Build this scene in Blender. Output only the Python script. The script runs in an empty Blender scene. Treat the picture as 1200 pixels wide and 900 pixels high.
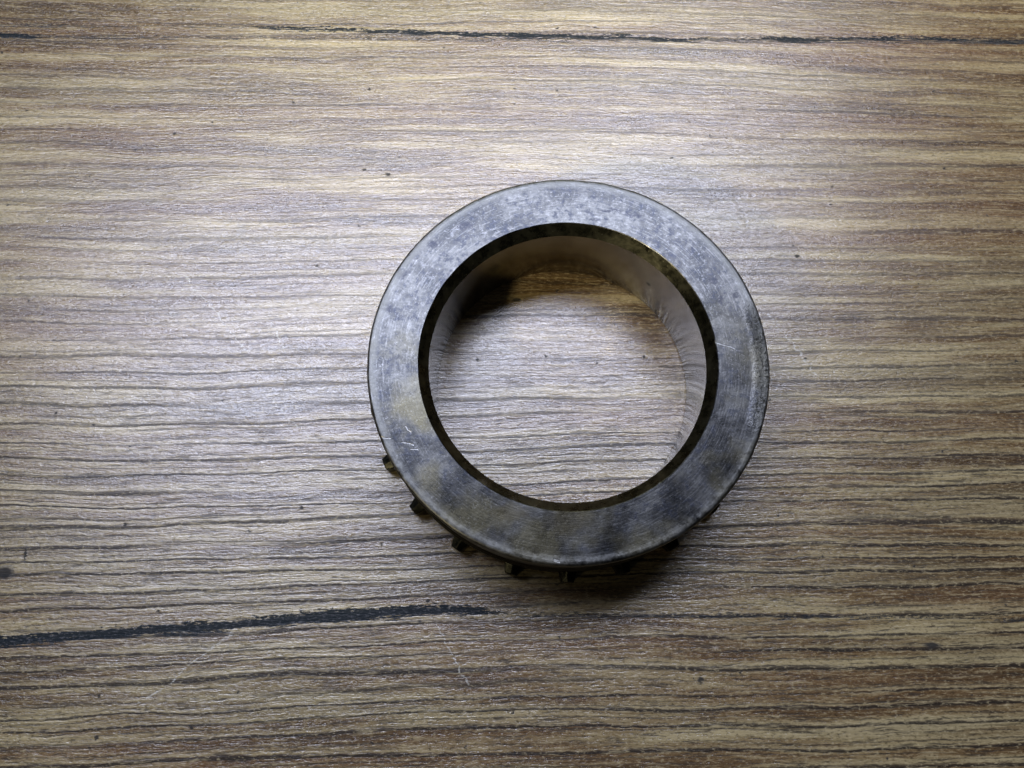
import bpy, bmesh, math
from mathutils import Vector, noise

scene = bpy.context.scene
MM = 0.001

# ------------------------------------------------------------------ camera
cam_data = bpy.data.cameras.new('camera')
cam = bpy.data.objects.new('camera', cam_data)
scene.collection.objects.link(cam)
cam.location = (-8.20 * MM, -33.72 * MM, 129.89 * MM)
cam.rotation_mode = 'XYZ'
cam.rotation_euler = (math.radians(14.778), 0.0, math.radians(0.456))
cam_data.sensor_fit = 'HORIZONTAL'
cam_data.sensor_width = 36.0
cam_data.lens = 36.0 * 919.85 / 1200.0
cam_data.clip_start = 0.004
cam_data.clip_end = 20.0
scene.camera = cam

# ------------------------------------------------------------------ world (a dim room)
world = bpy.data.worlds.new('World')
scene.world = world
world.use_nodes = True
wbg = world.node_tree.nodes['Background']
wbg.inputs['Color'].default_value = (0.95, 1.0, 0.93, 1)
wbg.inputs['Strength'].default_value = 0.010

# ------------------------------------------------------------------ lamps
def aim(o, target):
    d = Vector(target) - o.location
    o.rotation_euler = d.to_track_quat('-Z', 'Y').to_euler()

def area_lamp(name, loc, target, sx, sy, watts, colour):
    d = bpy.data.lights.new(name, 'AREA')
    d.shape = 'RECTANGLE'
    d.size, d.size_y = sx, sy
    d.energy, d.color = watts, colour
    o = bpy.data.objects.new(name, d)
    scene.collection.objects.link(o)
    o.location = loc
    aim(o, target)
    return o

# wide cool panel lamp over the far side of the desk, a weaker warm lamp beyond it,
# and a small warm shaded lamp low on the left
area_lamp('panel_lamp', (-0.052, 0.184, 0.42), (0, 0.02, 0), 0.54, 0.125, 3.95, (0.72, 0.78, 1.0))
area_lamp('far_lamp', (-0.03, 0.52, 0.29), (0.0, 0.14, 0), 0.45, 0.18, 0.6, (0.98, 1.0, 0.62))
sd = bpy.data.lights.new('desk_lamp', 'SPOT')
sd.energy, sd.color = 38.0, (1.0, 0.88, 0.60)
sd.spot_size, sd.spot_blend, sd.shadow_soft_size = math.radians(15.5), 1.0, 0.04
so = bpy.data.objects.new('desk_lamp', sd)
scene.collection.objects.link(so)
so.location = (-0.42, -0.36, 0.50)
aim(so, (0.025, 0.12, 0))

# ------------------------------------------------------------------ exposure
scene.view_settings.view_transform = 'Standard'
scene.view_settings.look = 'None'
scene.view_settings.exposure = 0.0
scene.view_settings.gamma = 1.0
scene.view_settings.use_curve_mapping = False

scene.cycles.max_bounces = 5
scene.cycles.diffuse_bounces = 2
scene.cycles.glossy_bounces = 3

# ------------------------------------------------------------------ wear marks, in millimetres on the desk / on the ring's face
STREAK_LOW = ([(-120, -44.6), (-96.7, -42.8), (-88.8, -42.1), (-71.5, -40.6), (-52.7, -39.4), (-42.7, -38.2), (-32.6, -37.6), (-19, -36.6), (-13.6, -36.8), (-9, -37.3), (110, -37.3)],
              [(-120, 0.6), (-88.8, 0.7), (-71.5, 0.6), (-60, 0.7), (-42.7, 0.75), (-32, 0.85), (-19, 0.65), (-13.6, 0.4), (-8.5, 0.0), (110, 0.0)])
STREAK_HIGH = ([(-120, 72), (-58.8, 71.9), (-42.2, 71.4), (-15.6, 70.5), (14.1, 70.1), (24, 69.6), (38.9, 70.1), (50.4, 69.8), (67, 70.4), (83.4, 69.9), (110, 69.6)],
               [(-120, 0.0), (-60, 0.0), (-55, 0.3), (-42, 0.22), (-15.6, 0.42), (14, 0.36), (24, 0.2), (30, 0.05), (37, 0.1), (45, 0.45), (52, 0.2), (67, 0.28), (84, 0.22), (110, 0.2)])
STREAK_CORNER = ([(-120, 70.1), (-108, 69.7), (-101.6, 69.4), (110, 69.4)],
                 [(-120, 0.6), (-108, 0.6), (-103, 0.45), (-99, 0.0), (110, 0.0)])
SCRATCHES = [
    (-66.9, 19.7, -59.7, 12.2, 0.15),
    (-59.7, 12.2, -54.3, 6.3, 0.12),
    (-50.6, 11.0, -47.6, 6.0, 0.15),
    (-49.1, -2.8, -40.6, -10.8, 0.12),
    (2.3, 45.2, 6.2, 42.2, 0.12),
    (-52.0, -39.6, -57.5, -44.7, 0.18),
    (-57.5, -44.7, -66.0, -51.4, 0.15),
    (-20.3, -39.3, -14.7, -47.5, 0.12),
    (36.3, 13.3, 43.6, 3.2, 0.15),
]
SPECKS = [
    (-90.0, -31.6, 1.91, 1.18),
    (21.3, -46.9, 0.59, 0.59),
    (58.0, -41.5, 1.47, 0.59),
    (-31.6, 40.2, 0.59, 0.44),
    (42.3, 24.6, 0.44, 0.29),
    (-7.8, 15.8, 1.03, 0.37),
    (-2.6, 5.6, 0.29, 0.37),
    (-87.0, -28.6, 0.29, 1.32),
]
DENTS = [
    (-74.1, 34.3, 2.06, 0.74),
    (-57.5, 28.8, 1.18, 1.32),
    (-68.1, 12.8, 1.47, 0.59),
]
FACE_SPOTS = [
    (23.6, 10.0, 0.59, 0.59),
    (26.1, 10.6, 0.74, 0.59),
    (22.6, 13.0, 0.74, 0.88),
    (6.9, 24.8, 2.06, 0.37),
    (4.4, 23.3, 1.18, 0.29),
    (10.3, 24.0, 1.47, 0.44),
    (-16.1, 21.9, 1.32, 0.88),
    (19.7, 18.5, 0.29, 0.29),
    (-20.9, 18.9, 1.18, 0.74),
    (-25.8, 13.9, 1.32, 1.03),
    (-27.5, 8.2, 0.88, 0.74),
    (0.0, -23.9, 3.68, 2.06),
    (-8.3, -22.8, 2.94, 1.47),
]
FACE_SCRATCHES = [
    (-24.6, -12.7, -22.7, -13.1, 0.18),
    (-23.1, -13.8, -22.1, -13.8, 0.18),
    (22.3, 2.9, 25.1, 2.1, 0.18),
    (-27.9, -12.0, -26.2, -12.2, 0.22),
    (-24.1, -10.4, -23.2, -11.3, 0.15),
    (-2.2, -29.4, -1.6, -29.6, 0.37),
]

# ------------------------------------------------------------------ a small language for node trees
class Tree:
    def __init__(self, name):
        self.mat = bpy.data.materials.new(name)
        self.mat.use_nodes = True
        self.t = self.mat.node_tree
        self.bsdf = self.t.nodes['Principled BSDF']
        self.out = self.t.nodes['Material Output']

    def new(self, kind, **props):
        n = self.t.nodes.new(kind)
        for k, v in props.items():
            setattr(n, k, v)
        return n

    def put(self, sock, v):
        if hasattr(v, 'links'):
            self.t.links.new(v, sock)
        elif v is not None:
            if sock.type == 'RGBA' and len(v) == 3:
                v = (*v, 1)
            sock.default_value = v

    def m(self, op, a, b=None, c=None, clamp=False):
        n = self.new('ShaderNodeMath', operation=op, use_clamp=clamp)
        for i, v in enumerate((a, b, c)):
            if v is not None:
                self.put(n.inputs[i], v)
        return n.outputs[0]

    def vm(self, op, a, b=None, out=0, scale=None):
        n = self.new('ShaderNodeVectorMath', operation=op)
        self.put(n.inputs[0], a)
        if b is not None:
            self.put(n.inputs[1], b)
        if scale is not None:
            self.put(n.inputs['Scale'], scale)
        return n.outputs[out]

    def xyz(self, x, y, z=0.0):
        n = self.new('ShaderNodeCombineXYZ')
        for i, v in enumerate((x, y, z)):
            self.put(n.inputs[i], v)
        return n.outputs[0]

    def noise(self, vec, scale=1.0, detail=2.0, rough=0.5, dims='3D'):
        n = self.new('ShaderNodeTexNoise', noise_dimensions=dims)
        self.put(n.inputs['Vector'], vec)
        n.inputs['Scale'].default_value = scale
        n.inputs['Detail'].default_value = detail
        n.inputs['Roughness'].default_value = rough
        return n.outputs[0]

    def rng(self, v, a, b, c=0.0, d=1.0, smooth=False):
        n = self.new('ShaderNodeMapRange', interpolation_type='SMOOTHSTEP' if smooth else 'LINEAR')
        self.put(n.inputs[0], v)
        for i, q in enumerate((a, b, c, d)):
            self.put(n.inputs[i + 1], q)
        return n.outputs[0]

    def mix(self, f, a, b, blend='MIX'):
        n = self.new('ShaderNodeMix', data_type='RGBA', blend_type=blend)
        self.put(n.inputs[0], f)
        self.put(n.inputs[6], a)
        self.put(n.inputs[7], b)
        return n.outputs[2]

    def ramp(self, v, stops, mode='LINEAR'):
        n = self.new('ShaderNodeValToRGB')
        cr = n.color_ramp
        cr.interpolation = mode
        while len(cr.elements) < len(stops):
            cr.elements.new(0.5)
        for e, (p, c) in zip(cr.elements, stops):
            e.position = p
            e.color = (*c, 1) if len(c) == 3 else c
        self.put(n.inputs[0], v)
        return n.outputs[0]

    def bump(self, h, strength, dist, normal=None):
        n = self.new('ShaderNodeBump')
        n.inputs['Strength'].default_value = strength
        n.inputs['Distance'].default_value = dist
        self.put(n.inputs['Height'], h)
        if normal is not None:
            self.put(n.inputs['Normal'], normal)
        return n.outputs[0]

    def stroke(self, P, s):
        """mask of one straight stroke a-b of half width w"""
        ax, ay, bx, by, w = s
        d = (bx - ax, by - ay, 0)
        L2 = d[0] ** 2 + d[1] ** 2
        q = self.vm('SUBTRACT', P, (ax, ay, 0))
        t = self.m('MULTIPLY', self.vm('DOT_PRODUCT', q, d, out=1), 1.0 / L2, clamp=True)
        e = self.vm('SUBTRACT', q, self.vm('SCALE', d, scale=t))
        return self.rng(self.vm('LENGTH', e, out=1), w * 0.55, w * 1.25, 1.0, 0.0)

    def spot(self, P, s):
        cx, cy, rx, ry = s
        q = self.vm('MULTIPLY', self.vm('SUBTRACT', P, (cx, cy, 0)), (1 / rx, 1 / ry, 0))
        return self.rng(self.vm('LENGTH', q, out=1), 0.55, 1.15, 1.0, 0.0)

    def curve(self, x, pts, lo, hi, vlo=0.0, vhi=1.0):
        """a hand drawn curve through pts, x in lo..hi mapped on vlo..vhi"""
        n = self.new('ShaderNodeFloatCurve')
        c = n.mapping.curves[0]
        q = [((a - lo) / (hi - lo), (b - vlo) / (vhi - vlo)) for a, b in pts]
        while len(c.points) < len(q):
            c.points.new(0.5, 0.5)
        for p, (a, b) in zip(c.points, q):
            p.location = (a, b)
            p.handle_type = 'VECTOR'
        n.mapping.update()
        self.put(n.inputs['Value'], self.rng(x, lo, hi))
        return self.rng(n.outputs[0], 0.0, 1.0, vlo, vhi)

    def any(self, masks):
        r = None
        for k in masks:
            r = k if r is None else self.m('MAXIMUM', r, k)
        return r

    def mm_coords(self):
        tc = self.new('ShaderNodeTexCoord')
        P = self.vm('SCALE', tc.outputs['Object'], scale=1000.0)
        s = self.new('ShaderNodeSeparateXYZ')
        self.put(s.inputs[0], P)
        return P, s.outputs[0], s.outputs[1], s.outputs[2]


# ------------------------------------------------------------------ desk laminate
def laminate():
    k = Tree('weathered_oak_laminate')
    P, u, v, _ = k.mm_coords()

    def stretched(W, fu, fv, off, detail=2.0, rough=0.55):
        q = k.new('ShaderNodeVectorMath', operation='MULTIPLY_ADD')
        k.put(q.inputs[0], W)
        q.inputs[1].default_value = (fu, fv, 0)
        q.inputs[2].default_value = (off * 1.37, off * 2.11, 0)
        return k.noise(q.outputs[0], 1.0, detail, rough, '2D')

    # slow and quick waviness of the grain
    slow = stretched(P, 0.010, 0.020, 0.3, 0.0)
    quick = stretched(P, 0.060, 0.17, 3.0, 0.0)
    tiny = stretched(P, 0.45, 0.9, 8.0, 1.0)
    lean = k.m('MULTIPLY', k.rng(v, -50.0, 70.0, -0.042, 0.012), u)
    w = k.m('MULTIPLY_ADD', k.m('SUBTRACT', slow, 0.5), 3.6, k.m('ADD', v, lean))
    w = k.m('MULTIPLY_ADD', k.m('SUBTRACT', quick, 0.5), 0.8, w)
    v1 = k.m('MULTIPLY_ADD', k.m('SUBTRACT', tiny, 0.5), 0.34, w)
    W = k.xyz(u, v1, 0.0)

    # broad colour bands, brown to cream
    band = stretched(W, 0.020, 0.34, 1.0, 3.0, 0.58)
    col = k.ramp(band, [(0.30, (0.094, 0.059, 0.028)), (0.43, (0.139, 0.086, 0.038)),
                        (0.52, (0.204, 0.145, 0.073)), (0.60, (0.273, 0.217, 0.117)), (0.70, (0.368, 0.304, 0.180))])
    tint = stretched(W, 0.012, 0.12, 12.0, 1.0)
    col = k.mix(k.rng(tint, 0.52, 0.75, 0.0, 0.5), col, (0.165, 0.092, 0.045))
    col = k.mix(k.rng(tint, 0.48, 0.28, 0.0, 0.5), col, (0.199, 0.164, 0.100))

    # annual-ring steps: dark line, cream above it, browner towards the next line
    jitter = stretched(W, 0.0035, 0.15, 5.0, 1.0)
    f = k.m('FRACT', k.m('MULTIPLY_ADD', jitter, 1.5, k.m('MULTIPLY', v1, 0.36)))
    line = k.ramp(f, [(0.0, (1, 1, 1)), (0.10, (0.85,) * 3), (0.18, (0.0,) * 3), (0.95, (0.0,) * 3), (1.0, (1, 1, 1))])
    cream = k.ramp(f, [(0.13, (0, 0, 0)), (0.20, (1, 1, 1)), (0.34, (0.5,) * 3), (0.60, (0, 0, 0))])
    zone = k.rng(v, -28.0, 26.0, 1.0, 0.0, smooth=True)
    live = k.m('MULTIPLY_ADD', zone, 0.13, stretched(W, 0.016, 0.42, 31.0, 1.0))
    live = k.m('MULTIPLY', k.rng(live, 0.37, 0.52), k.rng(zone, 0.0, 1.0, 0.45, 1.0))
    col = k.mix(k.m('MULTIPLY', cream, k.m('MULTIPLY', live, 0.75)), col, (0.339, 0.282, 0.169))
    linef = k.m('MULTIPLY', line, live)
    col = k.mix(k.m('MULTIPLY', linef, 0.95), col, (0.018, 0.013, 0.010))

    # finer lines in between
    f2 = k.m('FRACT', k.m('MULTIPLY_ADD', jitter, 4.5, k.m('MULTIPLY', v1, 0.98)))
    line2 = k.ramp(f2, [(0.0, (1, 1, 1)), (0.18, (0, 0, 0)), (0.88, (0, 0, 0)), (1.0, (1, 1, 1))])
    live2 = k.rng(stretched(W, 0.028, 0.8, 51.0, 1.0), 0.44, 0.58)
    calm = k.rng(zone, 0.0, 1.0, 0.45, 1.0)
    line2f = k.m('MULTIPLY', k.m('MULTIPLY', line2, live2), calm)
    col = k.mix(k.m('MULTIPLY', line2f, 0.8), col, (0.036, 0.029, 0.021))

    # pores and fibres
    fib = stretched(W, 0.14, 2.3, 61.0, 3.0, 0.7)
    pore = k.m('MULTIPLY', k.rng(fib, 0.55, 0.67, 0.0, 0.80), calm)
    col = k.mix(pore, col, (0.040, 0.029, 0.018))
    col = k.mix(k.rng(fib, 0.45, 0.32, 0.0, 0.60), col, (0.368, 0.304, 0.187))
    grit = stretched(P, 1.1, 3.0, 71.0, 3.0, 0.75)
    col = k.mix(k.rng(grit, 0.56, 0.70, 0.0, 0.55), col, (0.418, 0.352, 0.224))
    col = k.mix(k.rng(grit, 0.44, 0.29, 0.0, 0.65), col, (0.042, 0.030, 0.018))

    gm = k.new('ShaderNodeGamma')
    k.put(gm.inputs[0], col)
    gm.inputs[1].default_value = 1.2
    hs = k.new('ShaderNodeHueSaturation')
    hs.inputs['Saturation'].default_value = 0.92
    hs.inputs['Value'].default_value = 1.04
    k.put(hs.inputs['Color'], gm.outputs[0])
    col = k.mix(1.0, hs.outputs[0], (1.01, 0.99, 0.89), 'MULTIPLY')

    # black streaks printed in the grain, ragged at their edges
    gv = k.m('MULTIPLY', k.m('SUBTRACT', fib, 0.5), 2.2)
    gv = k.m('MULTIPLY_ADD', k.m('SUBTRACT', grit, 0.5), 1.5, gv)
    ru, rv = u, k.m('ADD', v, gv)
    def streak_mask(path, width):
        vlo, vhi = min(p[1] for p in path) - 1, max(p[1] for p in path) + 1
        c = k.curve(ru, path, -120.0, 110.0, vlo, vhi)
        wd = k.curve(ru, width, -120.0, 110.0, 0.0, 1.5)
        d = k.m('ABSOLUTE', k.m('SUBTRACT', rv, c))
        return k.rng(k.m('SUBTRACT', d, wd), 0.02, 0.22, 1.0, 0.0)
    streak = streak_mask(*STREAK_LOW)
    streak = k.m('MAXIMUM', streak, streak_mask(*STREAK_HIGH))
    streak = k.m('MAXIMUM', streak, streak_mask(*STREAK_CORNER))
    inked = k.mix(k.rng(grit, 0.54, 0.70, 0.0, 0.6), (0.004, 0.008, 0.011), (0.10, 0.10, 0.105))
    col = k.mix(k.m('MULTIPLY', streak, 0.98), col, inked)

    # crumbs of dirt, shallow dents, pale scratches
    Pw = k.xyz(k.m('MULTIPLY_ADD', k.m('SUBTRACT', grit, 0.5), 1.2, u), k.m('MULTIPLY_ADD', k.m('SUBTRACT', tiny, 0.5), 0.8, v), 0.0)
    speck = k.any(k.spot(Pw, s) for s in SPECKS)
    vor = k.new('ShaderNodeTexVoronoi', voronoi_dimensions='2D')
    k.put(vor.inputs['Vector'], Pw)
    vor.inputs['Scale'].default_value = 0.14
    sepc = k.new('ShaderNodeSeparateColor')
    k.put(sepc.inputs[0], vor.outputs['Color'])
    size = k.rng(sepc.outputs[0], 0.55, 1.0, 0.0, 0.055)
    dots = k.rng(k.m('SUBTRACT', vor.outputs['Distance'], size), -0.025, 0.0, 1.0, 0.0)
    speck = k.m('MAXIMUM', speck, dots)
    col = k.mix(k.m('MULTIPLY', speck, 0.92), col, (0.016, 0.016, 0.016))
    dent = k.any(k.spot(Pw, s) for s in DENTS)
    col = k.mix(k.m('MULTIPLY', dent, 0.4), col, (0.14, 0.125, 0.09))
    Ps = k.xyz(k.m('MULTIPLY_ADD', k.m('SUBTRACT', tiny, 0.5), 1.3, u), k.m('MULTIPLY_ADD', k.m('SUBTRACT', quick, 0.5), 2.0, v), 0.0)
    broken = k.rng(k.m('ADD', fib, grit), 0.90, 1.08)
    scr = k.m('MULTIPLY', k.any(k.stroke(Ps, s) for s in SCRATCHES), broken)
    col = k.mix(k.m('MULTIPLY', scr, 0.55), col, (0.45, 0.43, 0.36))

    # relief: fibrous ripples
    h = k.m('MULTIPLY', fib, -2.0)
    h = k.m('MULTIPLY_ADD', grit, 1.6, h)
    nrm = k.bump(h, 1.0, 0.00003)
    b = k.bsdf
    k.put(b.inputs['Base Color'], col)
    matte = k.m('MAXIMUM', streak, speck)
    pores = k.m('MAXIMUM', k.m('MULTIPLY', k.m('MAXIMUM', linef, line2f), 0.85), k.m('MULTIPLY', pore, 0.75))
    matte = k.m('MAXIMUM', matte, pores)
    k.put(b.inputs['Roughness'], k.m('MULTIPLY_ADD', matte, 0.4, k.rng(grit, 0.3, 0.7, 0.19, 0.27)))
    k.put(b.inputs['Specular IOR Level'], k.m('MULTIPLY_ADD', matte, -0.4, 0.5))
    k.put(b.inputs['Normal'], nrm)
    b.inputs['IOR'].default_value = 1.55
    k.put(b.inputs['Coat Weight'], k.m('MULTIPLY_ADD', matte, -0.9, 1.0))
    b.inputs['Coat IOR'].default_value = 1.5
    b.inputs['Coat Roughness'].default_value = 0.16
    k.put(b.inputs['Coat Normal'], nrm)
    return k.mat


def color_noise(self, vec, scale):
    n = self.new('ShaderNodeTexNoise')
    self.put(n.inputs['Vector'], vec)
    n.inputs['Scale'].default_value = scale
    n.inputs['Detail'].default_value = 2.0
    return n.outputs['Color']
Tree.new_color_noise = color_noise


# ------------------------------------------------------------------ steel
def steel_face():
    k = Tree('worn_ground_steel')
    P, x, y, z = k.mm_coords()
    r = k.vm('LENGTH', k.xyz(x, y, 0.0), out=1)
    a = k.m('ARCTAN2', y, x)
    flat = k.xyz(x, y, k.m('MULTIPLY', z, 1.0))
    # lathe marks run round the ring
    turn = k.noise(k.xyz(k.m('MULTIPLY', r, 4.0), k.m('MULTIPLY', a, 7.0), 0.0), detail=3.0, rough=0.65, dims='2D')
    mott = k.noise(flat, 0.20, 4.0, 0.65)
    mott2 = k.noise(k.vm('ADD', flat, (31.0, 7.0, 3.0)), 0.80, 6.0, 0.75)
    salt = k.noise(flat, 2.6, 3.0, 0.75)
    col = k.ramp(mott, [(0.34, (0.025, 0.026, 0.027)), (0.48, (0.046, 0.046, 0.045)), (0.62, (0.083, 0.083, 0.080))])
    col = k.mix(k.rng(mott2, 0.51, 0.62, 0.0, 0.7), col, (0.026, 0.029, 0.040))
    col = k.mix(k.rng(mott2, 0.46, 0.34, 0.0, 0.3), col, (0.14, 0.14, 0.14))
    col = k.mix(k.rng(turn, 0.55, 0.72, 0.0, 0.28), col, (0.06, 0.062, 0.07))
    col = k.mix(k.rng(turn, 0.45, 0.30, 0.0, 0.12), col, (0.36, 0.36, 0.36))
    oil = k.noise(k.vm('ADD', flat, (5.0, 60.0, 0.0)), 0.10, 3.0, 0.6)
    col = k.mix(k.m('MULTIPLY', k.rng(oil, 0.46, 0.60, 0.0, 0.7), k.rng(y, 12.0, -10.0)), col, (0.095, 0.085, 0.050))
    col = k.mix(k.rng(salt, 0.45, 0.28, 0.0, 0.16), col, (0.42, 0.42, 0.43))
    fine = k.rng(salt, 0.55, 0.70)
    col = k.mix(k.m('MULTIPLY', fine, 0.25), col, (0.06, 0.065, 0.08))
    wob = k.vm('SCALE', k.vm('SUBTRACT', k.new_color_noise(flat, 0.9), (0.5, 0.5, 0.5)), scale=1.6)
    Pw = k.vm('MULTIPLY', k.vm('ADD', flat, wob), (1, 1, 0))
    spots = k.any(k.spot(Pw, s) for s in FACE_SPOTS[:-2])
    spots = k.m('MULTIPLY', spots, k.rng(salt, 0.30, 0.55, 0.25, 1.0))
    col = k.mix(k.m('MULTIPLY', spots, 0.7), col, (0.022, 0.023, 0.03))
    stain = k.any(k.spot(Pw, s) for s in FACE_SPOTS[-2:])
    col = k.mix(k.m('MULTIPLY', stain, 0.5), col, (0.07, 0.06, 0.035))
    Pn = k.vm('MULTIPLY', k.vm('ADD', flat, k.vm('SCALE', wob, scale=0.3)), (1, 1, 0))
    scr = k.any(k.stroke(Pn, (*s[:4], s[4] * 0.6)) for s in FACE_SCRATCHES)
    col = k.mix(k.m('MULTIPLY', scr, 0.3), col, (0.5, 0.5, 0.5))
    rim = k.m('MULTIPLY', k.rng(r, 28.5, 29.5, 0.0, 1.0, smooth=True), k.rng(mott2, 0.35, 0.6))
    col = k.mix(k.m('MULTIPLY', rim, 0.5), col, (0.20, 0.20, 0.185))
    # hammered, chipped band along the outer edge on the right
    edge = k.rng(r, 27.4, 28.9, 0.0, 1.0, smooth=True)
    side = k.rng(k.m('ABSOLUTE', k.m('ADD', a, 0.02)), 0.22, 0.42, 1.0, 0.0, smooth=True)
    chip = k.m('MULTIPLY', edge, side)
    chipn = k.noise(flat, 1.9, 4.0, 0.7)
    rust = k.m('MULTIPLY', chip, k.rng(chipn, 0.5, 0.62))
    col = k.mix(k.m('MULTIPLY', rust, 0.9), col, (0.02, 0.02, 0.018))
    h = k.m('MULTIPLY', turn, 0.35)
    h = k.m('ADD', h, k.m('MULTIPLY', mott2, 0.9))
    h = k.m('ADD', h, k.m('MULTIPLY', salt, 0.25))
    h = k.m('ADD', h, k.m('MULTIPLY', scr, -1.0))
    h = k.m('ADD', h, k.m('MULTIPLY', k.m('MULTIPLY', chip, chipn), 9.0))
    b = k.bsdf
    b.inputs['Metallic'].default_value = 1.0
    k.put(b.inputs['Base Color'], col)
    k.put(b.inputs['Roughness'], k.m('MULTIPLY_ADD', rim, 0.14, k.rng(k.m('ADD', mott2, mott), 0.7, 1.3, 0.25, 0.40)))
    k.put(b.inputs['Normal'], k.bump(h, 1.0, 0.00003))
    return k.mat


def steel_bore():
    k = Tree('honed_steel')
    P, x, y, z = k.mm_coords()
    a = k.m('ARCTAN2', y, x)
    ringn = k.noise(k.xyz(k.m('MULTIPLY', a, 0.8), k.m('MULTIPLY', z, 3.0), 0.0), detail=2.0)
    mott = k.noise(P, 0.25, 4.0)
    col = k.ramp(mott, [(0.3, (0.25, 0.235, 0.21)), (0.7, (0.34, 0.325, 0.295))])
    dd = k.vm('LENGTH', k.vm('SUBTRACT', P, (14.11, 15.82, 7.9)), out=1)
    col = k.mix(k.rng(dd, 0.35, 0.55, 0.85, 0.0), col, (0.03, 0.027, 0.025))
    b = k.bsdf
    b.inputs['Metallic'].default_value = 1.0
    k.put(b.inputs['Base Color'], col)
    k.put(b.inputs['Roughness'], k.rng(mott, 0.3, 0.7, 0.13, 0.22))
    k.put(b.inputs['Normal'], k.bump(ringn, 1.0, 0.000004))
    return k.mat


def steel_dark(name, base, rough):
    k = Tree(name)
    P, x, y, z = k.mm_coords()
    mott = k.noise(P, 0.5, 5.0, 0.65)
    pit = k.noise(P, 2.6, 3.0, 0.6)
    c2 = tuple(q * 0.35 for q in base)
    col = k.ramp(mott, [(0.32, c2), (0.68, base)])
    col = k.mix(k.rng(pit, 0.66, 0.74, 0.0, 0.8), col, tuple(min(1, q * 2.6) for q in base))
    b = k.bsdf
    b.inputs['Metallic'].default_value = 1.0
    k.put(b.inputs['Base Color'], col)
    k.put(b.inputs['Roughness'], k.rng(mott, 0.3, 0.7, rough - 0.06, rough + 0.08))
    k.put(b.inputs['Normal'], k.bump(pit, 1.0, 0.00003))
    return k.mat


M_TABLE = laminate()
M_FACE = steel_face()
M_BORE = steel_bore()
M_CHAMFER = steel_dark('dark_oiled_steel', (0.15, 0.142, 0.092), 0.28)
M_TOOTH = steel_dark('oily_tooth_steel', (0.036, 0.035, 0.025), 0.33)

# ------------------------------------------------------------------ the desk top
def link(name, bm, mat, parent=None):
    me = bpy.data.meshes.new(name)
    bm.to_mesh(me)
    bm.free()
    me.materials.append(mat)
    o = bpy.data.objects.new(name, me)
    scene.collection.objects.link(o)
    o.parent = parent
    return o

bm = bmesh.new()
bmesh.ops.create_cube(bm, size=1.0)
for q in bm.verts:
    q.co = Vector((q.co.x * 0.90, q.co.y * 0.62, q.co.z * 0.025 - 0.0125))
bmesh.ops.bevel(bm, geom=[e for e in bm.edges], offset=0.0015, segments=2, affect='EDGES')
table = link('desk_top', bm, M_TABLE)
table['kind'] = 'structure'
table['label'] = 'wood grain laminate desk top with black streaks and pale scratches'

# ------------------------------------------------------------------ the toothed steel ring
R_OUT, R_IN, R_BORE, H, CH = 30.35, 22.557, 21.203, 16.468, 1.815
SEG = 360

ring = bpy.data.objects.new('steel_gear_ring', None)
scene.collection.objects.link(ring)
ring.empty_display_size = 0.01
ring['label'] = 'worn grey steel ring with small dark teeth around its foot, lying on the desk'
ring['category'] = 'gear ring'

def lathe(name, profile, mat, sharp=(), wear=0.0):
    """profile: (radius, height) in mm, run so that the normals face outwards"""
    bm = bmesh.new()
    rows = []
    for j, (r, z) in enumerate(profile):
        row = []
        for i in range(SEG):
            t = 2 * math.pi * i / SEG
            dr = 0.0
            if wear and j in wear:
                q = Vector((math.cos(t) * 14, math.sin(t) * 14, r * 0.6))
                dr = wear[j] * (noise.noise(q * 0.6) * 0.5 + max(0.0, noise.noise(q * 2.3) - 0.35) * 2.2)
            row.append(bm.verts.new(((r - dr) * math.cos(t) * MM, (r - dr) * math.sin(t) * MM, z * MM)))
        rows.append(row)
    for j in range(len(rows) - 1):
        for i in range(SEG):
            k = (i + 1) % SEG
            fc = bm.faces.new((rows[j][i], rows[j][k], rows[j + 1][k], rows[j + 1][i]))
            fc.smooth = True
    for j in sharp:
        for i in range(SEG):
            e = bm.edges.get((rows[j][i], rows[j][(i + 1) % SEG]))
            if e:
                e.smooth = False
    return link(name, bm, mat, ring)

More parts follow.
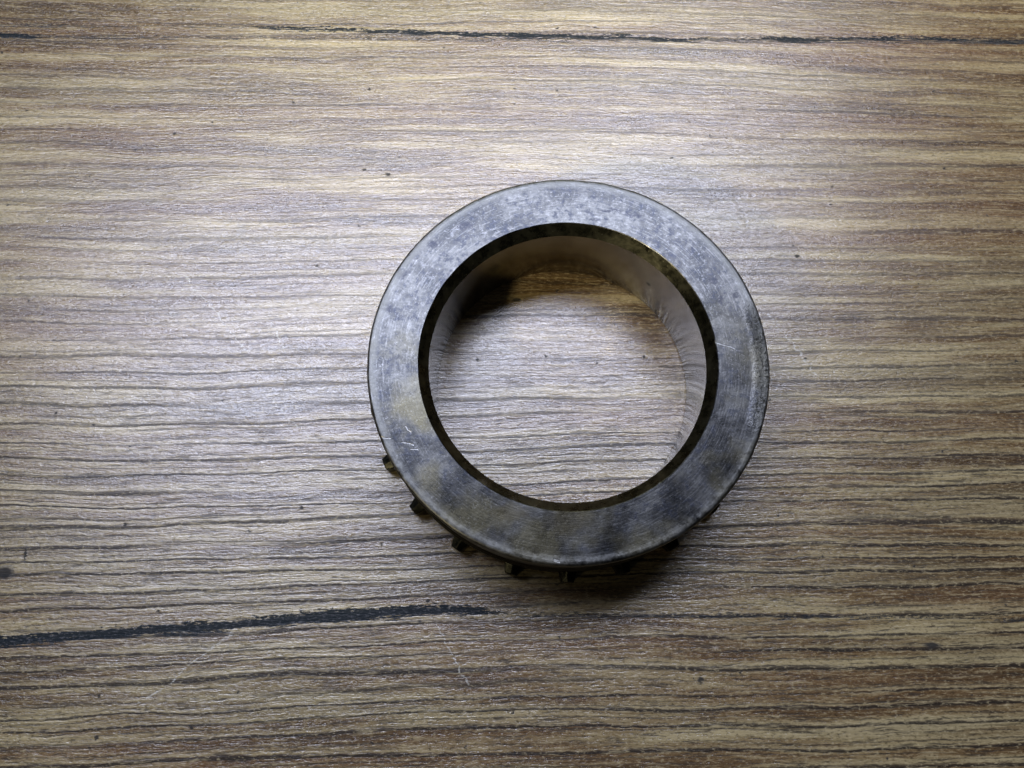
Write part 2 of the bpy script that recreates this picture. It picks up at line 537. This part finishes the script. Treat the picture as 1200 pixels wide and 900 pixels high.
# outer wall, rolled edge and flat face
lathe('ring_body', [(R_BORE + 0.3, 0.0), (R_OUT - 0.4, 0.0), (R_OUT - 0.1, 0.3), (R_OUT - 0.1, 15.9), (R_OUT, 16.02), (R_OUT - 0.03, 16.14),
                    (R_OUT - 0.13, 16.30), (R_OUT - 0.28, 16.42), (R_OUT - 0.45, 16.46), (29.6, H), (26.0, H), (R_IN + 0.12, H), (R_IN, H - 0.09)],
      M_FACE, sharp=(1, 2, 9, 11), wear={3: 0.03, 4: 0.10, 5: 0.16, 6: 0.18, 7: 0.14, 11: 0.10, 12: 0.10})
lathe('bore_chamfer', [(R_IN, H - 0.09), (R_IN - 0.1, H - 0.22), (R_BORE + 0.08, H - CH + 0.1), (R_BORE, H - CH)], M_CHAMFER, wear={0: 0.10})
lathe('bore_wall', [(R_BORE, H - CH), (R_BORE, 8.0), (R_BORE, 0.3), (R_BORE + 0.3, 0.0)], M_BORE, sharp=(2,))
lathe('tooth_rim', [(R_OUT - 0.2, 5.2), (R_OUT - 0.2, 0.12), (R_OUT + 0.25, 0.12), (R_OUT + 0.4, 0.4), (R_OUT + 0.4, 4.4),
                    (R_OUT + 0.25, 4.7), (R_OUT - 0.1, 5.2)], M_TOOTH, sharp=(1, 2, 3, 4))

# one engagement tooth: tapering outwards, its upper end cut like a roof
def tooth_mesh():
    bm = bmesh.new()
    def loop(r, w, zl, zh, ridge):
        return [bm.verts.new(Vector((r, -w, zl)) * MM), bm.verts.new(Vector((r, w, zl)) * MM),
                bm.verts.new(Vector((r, w, zh)) * MM), bm.verts.new(Vector((r, 0, ridge)) * MM), bm.verts.new(Vector((r, -w, zh)) * MM)]
    A = loop(30.3, 1.5, 0.05, 3.5, 3.8)
    B = loop(32.3, 0.95, 0.05, 2.9, 3.2)
    bm.faces.new(A[::-1])
    bm.faces.new(B)
    for i in range(5):
        j = (i + 1) % 5
        bm.faces.new((A[i], A[j], B[j], B[i]))
    bmesh.ops.recalc_face_normals(bm, faces=bm.faces)
    bmesh.ops.bevel(bm, geom=[e for e in bm.edges], offset=0.13 * MM, segments=1, affect='EDGES')
    me = bpy.data.meshes.new('tooth')
    bm.to_mesh(me)
    bm.free()
    me.materials.append(M_TOOTH)
    return me

tooth = tooth_mesh()
for i in range(22):
    o = bpy.data.objects.new('tooth', tooth)
    scene.collection.objects.link(o)
    o.parent = ring
    j1, j2 = noise.noise(Vector((i * 3.7, 1.3, 0.2))), noise.noise(Vector((2.1, i * 2.9, 5.2)))
    o.rotation_euler = (0, 0, math.radians(-105.5 + i * 360.0 / 22 + j1 * 0.9))
    o.scale = (1.0 + 0.008 * j2, 1.0 + 0.14 * j1, 1.0 + 0.2 * j2)
